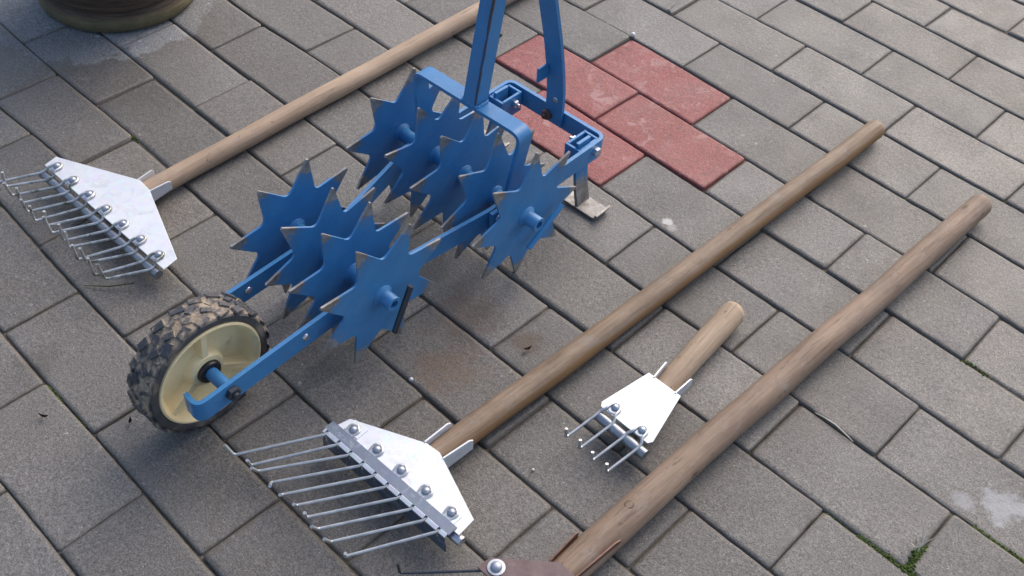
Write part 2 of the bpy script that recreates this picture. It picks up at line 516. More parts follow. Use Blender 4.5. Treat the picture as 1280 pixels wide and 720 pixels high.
CTRL = '''0,0,-7,76 0,1,-14,100 1,0,-14,-13 1,1,11,107 0.5,1,-22,49 0.5,2,-14,90 -0.5,1,-57,-1 1.5,1,-17,-1 1.5,2,15,87 1,2,-15,-1 1,3,-9,95 1.5,3,-22,21 1.5,4,11,50 2,2,0,12 2,3,-44,32 2.5,1,-27,-29 2.5,2,17,86 0.5,-1,48,-40 0.5,0,65,148 1.5,-1,1,-37 1.5,0,19,104 2.5,-1,-19,-53 2.5,0,-2,70 1,-2,-30,-13 1,-1,-2,57 2,-2,-28,3 2,-1,-7,62 1.5,-3,-43,-11 1.5,-2,7,84 2.5,-3,-37,-138 2.5,-2,-7,-7 2,-4,-18,-164 2,-3,-13,-1 1,-4,21,-56 1,-3,3,45 1.5,-5,-43,-206 1.5,-4,-43,8 1.5,5,57,-91 1.5,6,31,-6 2,4,-33,-26 2,5,23,28 2.5,3,-10,27 2.5,4,22,33 3,2,-22,-37 3,3,31,66 3.5,1,-69,-82 3.5,2,-30,42 3,0,-86,-16 3,1,-21,33 3,-1,-63,38 3.5,3,-25,-63 3.5,4,6,29 3,4,-21,-27 3,5,17,41 4,4,-67,-36 4,5,-55,80 3.5,5,-12,-32 3.5,6,-1,12 3,6,-21,-54 3,7,-12,5 2,6,0,-62 2,7,-1,-58 2.5,7,-38,-56 2.5,8,-22,50 1.5,7,-12,-80 1,6,-2,-87 1.5,9,-58,-63 1.5,10,-51,25 1,8,-5,-94 1,9,-9,-11 2,9,10,10 1,10,-71,-22 1,11,-12,68 0.5,10,-52,45 0,10,-26,-14 -0.5,9,13,-27 -0.5,10,47,66 0,8,-5,-54 0,9,19,-26 -1,9,73,22 -0.5,7,3,-52 -1.5,7,-21,-32 -1.5,8,22,167 -2,7,44,30 -2,6,15,-68 -2.5,7,111,-41 -1.5,5,-8,-73 -1.5,6,-2,27 -2.5,5,42,-43 -2.5,6,74,30 -2,4,-2,-169 -2,5,11,14 -1.5,3,-57,-44 -1.5,4,-67,72 -0.5,5,-77,-5 -0.5,6,-16,-8'''
ctrl = [tuple(float(q) for q in c.split(',')) for c in CTRL.split()]

def warp(u, v):
    x, y = u * 0.2, -v * 0.1
    sw, dx, dy = 0.35, 0.0, 0.0
    for a, b, p, q in ctrl:
        d2 = (x - a * 0.2) ** 2 + (y + b * 0.1) ** 2
        w = math.exp(-d2 / (2 * 0.075 ** 2))
        sw += w
        dx += w * p
        dy += w * q
    return Vector((x + dx / sw * 1e-4, y + dy / sw * 1e-4, 0))

bm = bmesh.new()
lay = bm.loops.layers.color.new('tint')
RED = {(0, 0.0), (1, -0.5), (1, 0.5), (2, 0.0)}
rnd = random.Random(3)
for row in range(-22, 24):
    off = 0.0 if row % 2 == 0 else 0.5
    for i in range(-12, 14):
        u0 = i + off
        red = (row, u0) in RED
        gx, gy = rnd.uniform(0.0003, 0.0011), rnd.uniform(0.0005, 0.0017)
        # outline in local metres with rounded corners, edges broken into short wavy runs
        L, Wd = 0.2, 0.1
        x0, x1, y0, y1 = gx, L - gx, gy, Wd - gy
        rc = rnd.uniform(0.0025, 0.005)
        out = []
        for (cx, cy, a0) in ((x1 - rc, y1 - rc, 0), (x0 + rc, y1 - rc, 90), (x0 + rc, y0 + rc, 180), (x1 - rc, y0 + rc, 270)):
            for q in (0, 45, 90):
                a = math.radians(a0 + q)
                out.append((cx + rc * math.cos(a), cy + rc * math.sin(a)))
        fine = []
        for (a, b) in zip(out, out[1:] + out[:1]):
            d = math.hypot(b[0] - a[0], b[1] - a[1])
            n = max(1, int(d / 0.0115))
            for q in range(n):
                t = q / n
                fine.append((a[0] + (b[0] - a[0]) * t, a[1] + (b[1] - a[1]) * t))
        dz, tx, ty = rnd.gauss(0, 0.0009), rnd.gauss(0, 0.006), rnd.gauss(0, 0.010)
        cw = rnd.uniform(0.0034, 0.0058)
        ch = rnd.uniform(0.0011, 0.0022)
        rings = []
        sx, sy = rnd.uniform(0, 99), rnd.uniform(0, 99)
        for (inset, z, jit) in ((0.0, -0.034, 0), (0.0, -ch * 1.2, 0.0007), (cw * 0.40, -ch * 0.42, 0.0009), (cw, 0.0, 0.0020)):
            ring = []
            for (px, py) in fine:
                nx, ny = px - L / 2, py - Wd / 2
                # move inwards by inset on each axis near that side
                ix = px - math.copysign(min(inset, abs(nx)), nx) if abs(nx) > L / 2 - 0.012 else px
                iy = py - math.copysign(min(inset, abs(ny)), ny) if abs(ny) > Wd / 2 - 0.012 else py
                if jit:
                    nv = noise.noise(Vector((px * 55 + sx, py * 55 + sy, 0))) + 0.6 * noise.noise(Vector((px * 160 + sx, py * 160 + sy, 3)))
                    kx, ky = (-nx, -ny)
                    if L / 2 - abs(nx) < Wd / 2 - abs(ny):
                        ix += math.copysign(abs(nv) * jit * 1.5, kx)
                    else:
                        iy += math.copysign(abs(nv) * jit * 1.5, ky)
                p = warp(u0 + ix / L, row + iy / Wd)
                p.z = z + dz + tx * (ix - L / 2) + ty * (iy - Wd / 2)
                ring.append(bm.verts.new(p))
            rings.append(ring)
        tint = min(1, max(0, rnd.gauss(0.5, 0.17)))
        hue = rnd.random() * 0.7
        for ri, (a, b) in enumerate(zip(rings, rings[1:])):
            n = len(a)
            for q in range(n):
                f = bm.faces.new((a[q], a[(q + 1) % n], b[(q + 1) % n], b[q]))
                f.smooth = True
                f.material_index = 1 if red else 0
                for lp in f.loops:
                    lp[lay] = (tint, 0.0 if lp.vert in rings[3] else (0.75 if ri >= 1 else 1.0), hue, 1)
        f = bm.faces.new(rings[3])
        f.material_index = 1 if red else 0
        for lp in f.loops:
            lp[lay] = (tint, 0.0, hue, 1)
pv = link('pavement', bm, [M_PAVE, M_RED])
pv['kind'] = 'structure'

# ------------------------------------------------------------------ flower pot
pot = thing('flower_pot', 'round dark brown clay flower pot standing on the pavers, cut off by the photo edge', 'flower pot', (POT[0], POT[1], 0))
R0 = 0.123
prof = [(0, 0.003), (R0 - 0.012, 0.0), (R0 - 0.003, 0.004), (R0, 0.013), (R0 - 0.001, 0.022), (R0 - 0.006, 0.028), (R0 - 0.011, 0.032)]
for i in range(1, 34):
    h = 0.032 + i * 0.007
    prof.append((R0 - 0.010 + 0.045 * (1 - math.exp(-(h - 0.032) / 0.10)) + (0.0014 if i % 2 else 0) + 0.0008 * math.sin(i * 2.1), h))
rt, ht = prof[-1]
prof += [(rt + 0.012, ht + 0.004), (rt + 0.014, ht + 0.018), (rt + 0.008, ht + 0.026), (rt - 0.006, ht + 0.022), (rt - 0.010, ht - 0.02)]
bm = bmesh.new()
lathe(bm, prof, seg=72)
for v in bm.verts:
    d = 1 + 0.012 * noise.noise(Vector((v.co.x * 18, v.co.y * 18, v.co.z * 30)))
    v.co.x *= d
    v.co.y *= d
link('pot_body', bm, M_POT, pot, smooth=1.2)
bm = bmesh.new()
lathe(bm, [(0, ht - 0.012), (rt - 0.0125, ht - 0.018)], seg=40)
link('soil', bm, M_SOIL, pot, smooth=1)

# ------------------------------------------------------------------ blue wheeled star cultivator
TH = math.radians(91.97)
S0, T0 = -0.60, 0.11
SV = Vector((math.cos(TH), math.sin(TH), 0))
TV = Vector((math.sin(TH), -math.cos(TH), 0))
org = SV * S0 + TV * T0
tool = thing('garden_cultivator', 'blue steel push cultivator with nine spiked star discs and one cream wheel', 'cultivator', org, TH)
def L(s, t, z):
    return Vector((s - S0, T0 - t, z))
SF, SR, ZS = -0.7006, -0.4932, 0.0925
# star discs
RS, RVAL = 0.0925, 0.0515
def star_bm(sr):
    pts = []
    for q in range(8):
        a = q * PI / 4
        a += sr.uniform(-0.02, 0.02)
        rt0 = RS * (1 - sr.random() ** 2 * 0.035)
        bl = sr.uniform(0.0007, 0.0016)
        tip = Vector((rt0 * math.cos(a), rt0 * math.sin(a)))
        tn = Vector((-math.sin(a), math.cos(a)))
        a = q * PI / 4
        va = a + PI / 8
        val = Vector((RVAL * math.cos(va), RVAL * math.sin(va)))
        vn = Vector((-math.sin(va), math.cos(va)))
        nxt = Vector((RS * math.cos(a + PI / 4), RS * math.sin(a + PI / 4)))
        pts += [tip - tn * bl, tip + tn * bl]
        e0 = val + (tip - val).normalized() * 0.0075
        e1 = val + (nxt - val).normalized() * 0.0075
        low = val + val.normalized() * 0.0006
        for i in range(6):
            t = i / 5
            pts.append(e0 * (1 - t) ** 2 + low * 2 * t * (1 - t) + e1 * t * t)
    bm = bmesh.new()
    prism(bm, [(p.x, p.y) for p in pts], 0.0028, Matrix.Translation((0, 0.0014, 0)) @ Matrix.Rotation(PI / 2, 4, 'X'))
    bends = [sr.gauss(0, 0.0013) for _ in range(8)]
    for v in bm.verts:
        rr_ = math.hypot(v.co.x, v.co.z)
        if rr_ > RVAL + 0.01:
            v.co.y += bends[int(round(math.atan2(v.co.z, v.co.x) / (PI / 4))) % 8]
    bevel(bm, 0.0005, 1, 0.8)
    return bm
star_rnd = random.Random(17)
for s, lst in ((SF, ((0.047, 162.4), (0.104, 171), (0.146, 158.9), (0.194, 152.7))),
               (SR, ((0.0055, 166), (0.066, 152.2), (0.116, 161), (0.168, 176.7), (0.220, 173.9)))):
    for t, ph in lst:
        st = link('star_disc', star_bm(star_rnd), M_STAR, tool, smooth=0.5)
        st.location = L(s, t, ZS)
        st.rotation_euler = (0, -math.radians(ph), 0)
        if random.random() < 0.5:
            st.rotation_euler.z = math.radians(random.uniform(-0.8, 0.8))
# shafts with spacer tubes
for s, ta, tb, st in ((SF, 0.028, 0.2145, (0.047, 0.104, 0.146, 0.194)), (SR, -0.016, 0.242, (0.0055, 0.066, 0.116, 0.168, 0.220))):
    bm = bmesh.new()
    ln = tb - ta
    lathe(bm, [(0.0052, 0.010), (0.0052, 0), (0.0088, 0), (0.0092, 0.0006), (0.0092, ln - 0.0006), (0.0088, ln), (0.0052, ln), (0.0052, ln - 0.012), (0, ln - 0.012)],
          Matrix.Translation(L(s, ta, ZS)) @ AX_MY, seg=24)
    link('shaft', bm, M_BLUE, tool, smooth=0.7)
    for q in st:
        bm = bmesh.new()
        lathe(bm, [(0.0094, -0.0052), (0.0128, -0.0022), (0.0136, -0.0015), (0.0136, 0.0015), (0.0128, 0.0022), (0.0094, 0.0052)], Matrix.Translation(L(s, q, ZS)) @ AX_MY, seg=22)
        link('weld_collar', bm, M_BLUE, tool, smooth=0.9)
for nm, a, b, t, m in (('locking_pin', (-0.6713, 0.0967), (-0.6975, 0.0394), 0.2095, M_IRON), ('locking_pin', (-0.4408, 0.0860), (-0.4984, 0.0508), 0.2330, M_BLUE)):
    bm = bmesh.new()
    tube(bm, [L(a[0], t, a[1]), L(b[0], t, b[1])], 0.0036, 14)
    bevel(bm, 0.0006, 1, 0.8)
    link(nm, bm, m, tool, smooth=0.8)
# side bars, bent outwards between the two shafts
for sgn, pts in ((1, [(-0.930, 0.152, 0.075), (-0.932, 0.1735, 0.0755), (-0.895, 0.1735, 0.0775), (-0.655, 0.1695, 0.082), (-0.520, 0.1845, 0.082), (-0.474, 0.1845, 0.082)]),
                 (0, [(-0.930, 0.098, 0.075), (-0.932, 0.0755, 0.0755), (-0.895, 0.0755, 0.0775), (-0.660, 0.0735, 0.082), (-0.530, 0.0385, 0.082), (-0.474, 0.0355, 0.082)])):
    bm = bmesh.new()
    bar(bm, fillet([L(*p) for p in pts], 0.011), 0.027, 0.005, (0, 0, 1))
    bevel(bm, 0.0008, 2, 0.9)
    link('side_bar', bm, M_BLUE, tool, smooth=0.5)
# rear frame: a flat bar bent to a U
bm = bmesh.new()
bar(bm, fillet([L(-0.522, 0.1905, 0.081), L(-0.470, 0.1925, 0.082), L(-0.312, 0.1925, 0.082), L(-0.312, 0.0275, 0.082), L(-0.470, 0.0295, 0.082), L(-0.522, 0.0315, 0.081)], 0.012), 0.027, 0.005, (0, 0, 1))
bevel(bm, 0.0008, 2, 0.9)
link('rear_frame', bm, M_BLUE, tool, smooth=0.5)
# arch over the rear discs
bm = bmesh.new()
bar(bm, fillet([L(-0.484, 0.0435, 0.062), L(-0.484, 0.031, 0.2005), L(-0.482, 0.2015, 0.2005), L(-0.482, 0.1785, 0.066)], 0.015, 6), 0.021, 0.005, (1, 0, 0))
bevel(bm, 0.0009, 2, 0.9)
link('arch_frame', bm, M_BLUE, tool, smooth=0.5)
# handle post (square tube), brace, and the grip above
def P(z):
    return -0.483 + 0.19 * (z - 0.2)
bm = bmesh.new()
bar(bm, [L(P(0.203), 0.122, 0.203), L(P(0.62), 0.122, 0.62), L(P(1.02), 0.122, 1.02)], 0.022, 0.019, (1, 0, 0))
bevel(bm, 0.0016, 2, 0.9)
post = link('handle_post', bm, M_BLUE, tool, smooth=0.6)
bm = bmesh.new()
zz = [0.207 + i * 0.012 for i in range(46)]
tube(bm, [L(P(z) - 0.0106 + random.uniform(-0.0004, 0.0004), 0.122 + 0.0091 + random.uniform(-0.0004, 0.0004), z) for z in zz], [random.uniform(0.0011, 0.0020) for _ in zz], 7)
link('weld_seam', bm, M_SEAM, post, smooth=1.5)
bm = bmesh.new()
tube(bm, [L(P(1.02), 0.122 - 0.2, 1.03), L(P(1.02), 0.122 + 0.2, 1.03)], 0.013, 20)
bevel(bm, 0.002, 2, 0.9)
link('grip', bm, M_BLUE, tool, smooth=0.8)
bm = bmesh.new()
for q in range(26):                                           # weld bead round the foot of the post
    a = 2 * PI * q / 26
    x, y = math.cos(a), math.sin(a)
    mx = max(abs(x), abs(y))
    bmesh.ops.create_icosphere(bm, subdivisions=1, radius=random.uniform(0.0022, 0.0034), matrix=Matrix.Translation(L(P(0.203) + 0.0095 * x / mx, 0.122 + 0.0115 * y / mx, 0.2032)))
link('weld_bead', bm, M_BLUE, tool, smooth=3)
bm = bmesh.new()
bar(bm, fillet([L(-0.3175, 0.112, 0.074), L(-0.3175, 0.112, 0.128), L(-0.331, 0.112, 0.2), L(-0.355, 0.1135, 0.285), L(-0.398, 0.118, 0.43), L(-0.4195, 0.120, 0.50)], 0.03, 4), 0.028, 0.005, (0, 1, 0))
bevel(bm, 0.0009, 2, 0.9)
br = link('brace', bm, M_BLUE, tool, smooth=0.5)
bm = bmesh.new()
box(bm, L(-0.3365, 0.1015, 0.158), (0.020, 0.0035, 0.021))
bevel(bm, 0.0006, 1, 0.9)
link('tab', bm, M_BLUE, br, smooth=0.6)
bm = bmesh.new()
lathe(bm, [(0, 0.0012), (0.003, 0.001), (0.0042, 0)], Matrix.Translation(L(-0.3203, 0.1135, 0.113)) @ Matrix.Rotation(-PI / 2, 4, 'Y'), seg=14)
link('rivet', bm, M_STEEL, br, smooth=1)
bm = bmesh.new()
hexbolt(bm, Matrix.Translation(L(-0.3202, 0.1035, 0.085)) @ Matrix.Rotation(-PI / 2, 4, 'Y'), 0.0075, 0.006, 0.004)
link('rusty_bolt', bm, M_RUST, tool, smooth=0.5)
# leg clamps with set screws, and the two stand legs
for (sa, sb, ta, tb, inn) in ((-0.358, -0.3185, 0.1650, 0.1895, -1), (-0.358, -0.3185, 0.0305, 0.0550, 1)):
    bm = bmesh.new()
    cs, ct = (sa + sb) / 2, (ta + tb) / 2
    ws, wt, w = sb - sa, tb - ta, 0.004
    zc, hh = 0.078, 0.031
    box(bm, L(sa + w / 2, ct, zc), (w, wt, hh))
    box(bm, L(sb - w / 2, ct, zc), (w, wt, hh))
    box(bm, L(cs, ta + w / 2, zc), (ws - 2 * w, w, hh))
    box(bm, L(cs, tb - w / 2, zc), (ws - 2 * w, w, hh))
    bevel(bm, 0.0006, 1, 0.9)
    cl = link('leg_clamp', bm, M_BLUE, tool, smooth=0.6)
    bm = bmesh.new()
    tin = (ta if inn < 0 else tb) + 0.0003 * inn
    hexbolt(bm, Matrix.Translation(L(cs + 0.004, tin, 0.083)) @ (AX_Y if inn < 0 else AX_MY), 0.0055, 0.006, 0.004)
    link('set_screw', bm, M_STEEL, cl, smooth=0.5)
    bm = bmesh.new()
    tout = 0.1951 if inn < 0 else 0.0249
    hexbolt(bm, Matrix.Translation(L(cs + 0.006, tout, 0.084)) @ (AX_MY if inn < 0 else AX_Y), 0.0062, 0.006, 0.0)
    link('bolt', bm, M_STEEL, cl, smooth=0.5)
    # leg: flat bar through the clamp, foot plate with turned-up ends
    tl = 0.182 if inn < 0 else 0.038
    to = 0.196 if inn < 0 else 0.024
    bm = bmesh.new()
    bar(bm, [L(-0.342, tl, 0.100), L(-0.343, tl, 0.066), L(-0.346, (tl + to) / 2, 0.03), L(-0.347, to, 0.0045)], 0.024, 0.0045, (1, 0, 0))
    bevel(bm, 0.0007, 1, 0.9)
    lg = link('stand_leg', bm, M_LEG, tool, smooth=0.5)
    bm = bmesh.new()
    e = 1 if inn < 0 else -1
    bar(bm, fillet([L(-0.347, to - 0.026 * e, 0.0105), L(-0.347, to - 0.024 * e, 0.0042), L(-0.347, to + 0.032 * e, 0.0042), L(-0.347, to + 0.035 * e, 0.0125)], 0.003, 3), 0.029, 0.003, (1, 0, 0))
    bevel(bm, 0.0006, 1, 0.9)
    link('foot_plate', bm, M_LEG, lg, smooth=0.5)
# rivets and bolts along the bars
bm = bmesh.new()
lathe(bm, [(0.0045, 0), (0.004, 0.0012), (0.0025, 0.002), (0, 0.0023)], seg=14)
rv0 = link('rivet', bm, M_STEEL, tool, smooth=1)
rv0.location = L(-0.793, 0.1743, 0.0805)
rv0.rotation_euler = (PI / 2, 0, 0)
for p in (L(-0.7935, 0.0776, 0.0805), L(-0.512, 0.1935, 0.083)):
    q = share(rv0, loc=p)
# ------------------------------------------------------------------ its wheel
SW, ZW, TWN, TWF = -0.8923, 0.0785, 0.1430, 0.1040
wh = bpy.data.objects.new('wheel', None)
wh.empty_display_size = 0.05
COL.objects.link(wh)
wh.parent = tool
wh.location = L(SW, (TWN + TWF) / 2, ZW)
hw = (TWN - TWF) / 2
bm = bmesh.new()
prof = [(0.0625, -hw + 0.002), (0.0655, -hw), (0.0712, -hw + 0.0002), (0.0738, -hw + 0.003), (0.0746, -hw + 0.007), (0.0752, -hw * 0.3), (0.0754, 0), (0.0752, hw * 0.3), (0.0746, hw - 0.007), (0.0738, hw - 0.003), (0.0712, hw - 0.0002), (0.0655, hw), (0.0625, hw - 0.002)]
lathe(bm, prof, AX_MY, seg=84, closed=True)
rr = random.Random(11)
NL = 21
for q in range(NL):                                            # tread lugs
    for j, (yy, wy, ph, sl, lt) in enumerate(((-0.0140, 0.0098, 0.0, 0.30, 0.0158), (-0.0047, 0.0080, 0.5, -0.5, 0.0125), (0.0047, 0.0080, 0.0, 0.5, 0.0125), (0.0140, 0.0098, 0.5, -0.30, 0.0158))):
        a = 2 * PI * (q + ph) / NL + rr.uniform(-0.012, 0.012)
        hgt = 0.0034 + rr.uniform(-0.0010, 0.0004)
        m = Matrix.Rotation(-a, 4, 'Y') @ Matrix.Translation((0.0738 + hgt / 2, yy, 0)) @ Matrix.Rotation(sl, 4, 'X')
        vs_ = bmesh.ops.create_cube(bm, size=1, matrix=m @ Matrix.Diagonal((hgt, wy, lt, 1)))['verts']
        ctr = m @ Vector((0, 0, 0))
        rad = m.to_3x3() @ Vector((1, 0, 0))
        for v in vs_:
            if (v.co - ctr).dot(rad) > 0:
                v.co = ctr + (v.co - ctr) * 0.84 + rad * hgt * 0.08
                v.co += Vector((rr.uniform(-1, 1), rr.uniform(-1, 1), rr.uniform(-1, 1))) * 0.0004
                if abs(v.co.y) > hw - 0.003:
                    v.co -= rad * 0.0022
link('tyre', bm, M_TYRE, wh, smooth=0.6)
bm = bmesh.new()
lathe(bm, [(0.0632, hw - 0.0025), (0.0625, hw + 0.0005), (0.0605, hw + 0.0008), (0.0585, hw - 0.0012), (0.0560, hw - 0.0055), (0.0540, 0.0045), (0.0520, 0.0025), (0.0300, 0.0015), (0.0235, 0.0030), (0.0215, 0.0100), (0.0190, 0.0135), (0.0125, 0.0140), (0.0125, -0.0140),
           (0.0190, -0.0135), (0.0215, -0.0100), (0.0235, -0.0030), (0.0520, -0.0025), (0.0540, -0.0045), (0.0560, -hw + 0.0055), (0.0585, -hw + 0.0012), (0.0605, -hw - 0.0008), (0.0625, -hw - 0.0005), (0.0632, -hw + 0.0025)], AX_MY, seg=72, closed=True)
link('rim', bm, M_RIM, wh, smooth=0.6)
for q in range(3):
    bm = bmesh.new()
    a = math.radians(88 + 120 * q)
    m = Matrix.Rotation(-a, 4, 'Y')
    for sd in (-1, 1):
        poly = [(0.0195, 0.0005), (0.0555, 0.0005), (0.0585, 0.0165), (0.0530, 0.0160), (0.0200, 0.0125)]
        vv = []
        for (x, y) in poly:
            wgt = 0.0048 if y < 0.004 else 0.0034
            vv.append((bm.verts.new(m @ Vector((x, -sd * y, -wgt))), bm.verts.new(m @ Vector((x, -sd * y, wgt)))))
        n = len(vv)
        bm.faces.new([p[0] for p in vv])
        bm.faces.new([p[1] for p in vv][::-1])
        for i in range(n):
            bm.faces.new((vv[i][0], vv[(i + 1) % n][0], vv[(i + 1) % n][1], vv[i][1]))
    bevel(bm, 0.0008, 2, 0.9)
    link('spoke', bm, M_RIM, wh, smooth=0.7)
bm = bmesh.new()
lathe(bm, [(0.0085, 0.0125), (0.0140, 0.0125), (0.0140, 0.0165), (0.0125, 0.0185), (0.0085, 0.0190), (0.0085, 0.0125)], AX_MY, seg=28)
link('bushing', bm, M_BLACK, wh, smooth=0.7)
bm = bmesh.new()
lathe(bm, [(0.0050, 0.0), (0.0074, 0.0), (0.0074, 0.0290), (0.0050, 0.0290)], Matrix.Translation(L(SW, TWN - 0.0015, ZW)) @ AX_MY, seg=24)
link('spacer_tube', bm, M_BLUE, tool, smooth=0.7)
bm = bmesh.new()
lathe(bm, [(0, 0), (0.0046, 0), (0.0046, 0.100), (0, 0.100)], Matrix.Translation(L(SW, 0.0705, ZW)) @ AX_MY, seg=18)
link('axle', bm, M_STEEL, tool, smooth=0.7)
bm = bmesh.new()
hexbolt(bm, Matrix.Translation(L(SW, 0.1761, ZW)) @ AX_MY, 0.0085, 0.0062, 0.004)
link('axle_nut', bm, M_IRON, tool, smooth=0.5)

# ------------------------------------------------------------------ wooden handles
def handle_bm(path_r, ln, seg=22, bow=0.0, end_round=True, seed=0, flat=None):
    """handle along +y from 0 to ln; path_r gives radius at fraction f"""
    bm = bmesh.new()
    n = max(14, int(ln / 0.018))
    rings = []
    fr = [i / n for i in range(n + 1)]
    if end_round:
        fr = fr[:-1] + [1 - 0.012 / ln, 1 - 0.006 / ln, 1 - 0.0022 / ln, 1.0]
    for f in fr:
        y = f * ln
        r = path_r(f)
        if end_round and ln - y < 0.0125:
            q = (0.0125 - (ln - y)) / 0.0125
            r *= math.sqrt(max(0.03, 1 - 0.93 * q * q))
        cx = bow * math.sin(PI * f) + 0.0026 * noise.noise(Vector((seed, f * 5 * ln / 0.85, 0)))
        cz = 0.0012 * noise.noise(Vector((seed + 5, f * 5, 2)))
        ring = []
        for k_ in range(seg):
            a = 2 * PI * k_ / seg
            w = 1 + 0.055 * noise.noise(Vector((math.cos(a) * 1.1 + seed, math.sin(a) * 1.1, y * 11))) + 0.02 * noise.noise(Vector((math.cos(a) * 2.5 + seed, math.sin(a) * 2.5, y * 45)))
            if flat:
                w *= flat(f, a)
            ring.append(bm.verts.new((cx + r * w * math.cos(a), y, cz + r * w * math.sin(a))))
        rings.append(ring)
    for a, b in zip(rings, rings[1:]):
        for k_ in range(seg):
            bm.faces.new((a[k_], a[(k_ + 1) % seg], b[(k_ + 1) % seg], b[k_]))
    bm.faces.new(rings[0][::-1])
    bm.faces.new(rings[-1])
    return bm

# ------------------------------------------------------------------ heads of the rakes
def wire_bm(root, bend, tip, rivet, z0, zr, r=0.0018):
    """one half of a spring tine: loop round the rivet, over the rod, out and turned up"""
    rx, ry = rivet
    sx = 1 if root[0] > rx else -1
    pts = [Vector((rx - sx * 0.0058, ry + 0.0005, zr)), Vector((rx - sx * 0.0030, ry + 0.0056, zr)), Vector((rx + sx * 0.0030, ry + 0.0056, zr)), Vector((rx + sx * 0.0060, ry + 0.0005, zr)),
           Vector((rx + sx * 0.0062, ry - 0.008, zr - 0.0002)), Vector((root[0], root[1] + 0.002, z0 + 0.002)), Vector((root[0], root[1] - 0.005, z0)), Vector(bend), Vector(tip)]
    bm = bmesh.new()
    tube(bm, fillet(pts, 0.0042, 3), r, 8)
    return bm

def rivet_into(parent, x, y, z, r=0.0043, washer=0.0080):
    bm = bmesh.new()
    lathe(bm, [(washer, 0), (washer, 0.0012), (r * 1.02, 0.0014), (r, 0.003), (r * 0.75, 0.0048), (r * 0.35, 0.0056), (0, 0.0058)], Matrix.Translation((x, y, z)), seg=20)
    return link('rivet', bm, M_RIVET, parent, smooth=0.9)

def plate(parent, poly, z, mat, t=0.0018, name='plate', bow=0.0):
    bm = bmesh.new()
    prism(bm, poly, t, Matrix.Translation((0, 0, z)))
    bmesh.ops.triangulate(bm, faces=[f for f in bm.faces if len(f.verts) > 4])
    bevel(bm, 0.0004, 1, 0.9)
    return link(name, bm, mat, parent, smooth=0.5)

def socket_tabs(parent, tabs, z0, z1, mat, t=0.0017):
    """upright flaps of the folded sheet on either side of the handle"""
    for (xa, ya, xb, yb) in tabs:
        bm = bmesh.new()
        a, b = Vector((xa, ya, 0)), Vector((xb, yb, 0))
        n = Vector((-(b - a).y, (b - a).x, 0)).normalized() * t / 2
        hb = z1 - 0.003
        poly = [(a, z0), (b, z0 + 0.006), (b, hb), (b - (b - a) * 0.12, z1), (a, z1)]
        lo = [bm.verts.new(p - n + Vector((0, 0, z))) for p, z in poly]
        hi = [bm.verts.new(p + n + Vector((0, 0, z))) for p, z in poly]
        bm.faces.new(lo)
        bm.faces.new(hi[::-1])
        for i in range(len(poly)):
            j = (i + 1) % len(poly)
            bm.faces.new((lo[i], lo[j], hi[j], hi[i]))
        bevel(bm, 0.0003, 1, 0.9)
        link('socket_tab', bm, mat, parent, smooth=0.5)

def rod(parent, a, b, r, mat, name='tine_rod'):
    bm = bmesh.new()
    tube(bm, [a, b], r, 16)
    bevel(bm, r * 0.25, 2, 0.9)
    return link(name, bm, mat, parent, smooth=0.7)

def moved(pts, o):
    return [(x - o[0], y - o[1]) for x, y in pts]

# --- far left rake: 7 rivets, 14 tines, grass caught in it
oa = (-0.172, -0.757)
rake_a = thing('garden_rake', 'long wooden rake behind the blue cultivator, white sheet head with seven rivets and grassy tines', 'rake', (oa[0], oa[1], 0), group='long handled rakes laid on the paving')
M_WA = wood('pale_grey_wood', (0.420, 0.305, 0.210), (0.290, 0.205, 0.142), (0.350, 0.235, 0.145), 1.3, 0.35)
hl = 1.15
h = link('handle', handle_bm(lambda f: 0.0138 - 0.0006 * f, hl, seed=1, end_round=True), M_WA, rake_a, smooth=0.8)
h.location = (-0.002, -0.022, 0.0155)
h.rotation_euler = (0, 0, math.radians(1.75))
plate(rake_a, moved([(-0.2890, -0.8285), (-0.0300, -0.8210), (-0.0345, -0.7995), (-0.1600, -0.7565), (-0.1835, -0.7550), (-0.2940, -0.8095)], oa), 0.0300, M_ZINC, name='rake_plate')
socket_tabs(rake_a, [(-0.0145, 0.000, -0.0195, 0.026), (0.0135, 0.000, 0.0140, 0.030)], 0.012, 0.0316, M_ZINC)
rod(rake_a, (-0.288 - oa[0], -0.8345 - oa[1], 0.0215), (-0.0355 - oa[0], -0.8265 - oa[1], 0.0215), 0.0060, M_ROD)
ra = random.Random(5)
for i in range(7):
    f = i / 6
    rx, ry = -0.274 + f * 0.221 - oa[0], -0.8190 + f * 0.006 - oa[1]
    rivet_into(rake_a, rx, ry, 0.0318)
    for sx in (-1, 1):
        root = (rx + sx * 0.0088, ry - 0.012)
        L_ = 0.052 + ra.uniform(-0.003, 0.003)
        bend = (root[0] - 0.030 + ra.uniform(-0.004, 0.003), root[1] - L_ - 0.001, 0.0185 + ra.uniform(-0.003, 0.003))
        tip = (bend[0] + ra.uniform(-0.004, 0.002), bend[1] + ra.uniform(-0.004, 0.003), bend[2] + ra.uniform(0.022, 0.030))
        link('tine', wire_bm(root, bend, tip, (rx, ry), 0.0270, 0.0336), M_WIREG, rake_a, smooth=0.8)

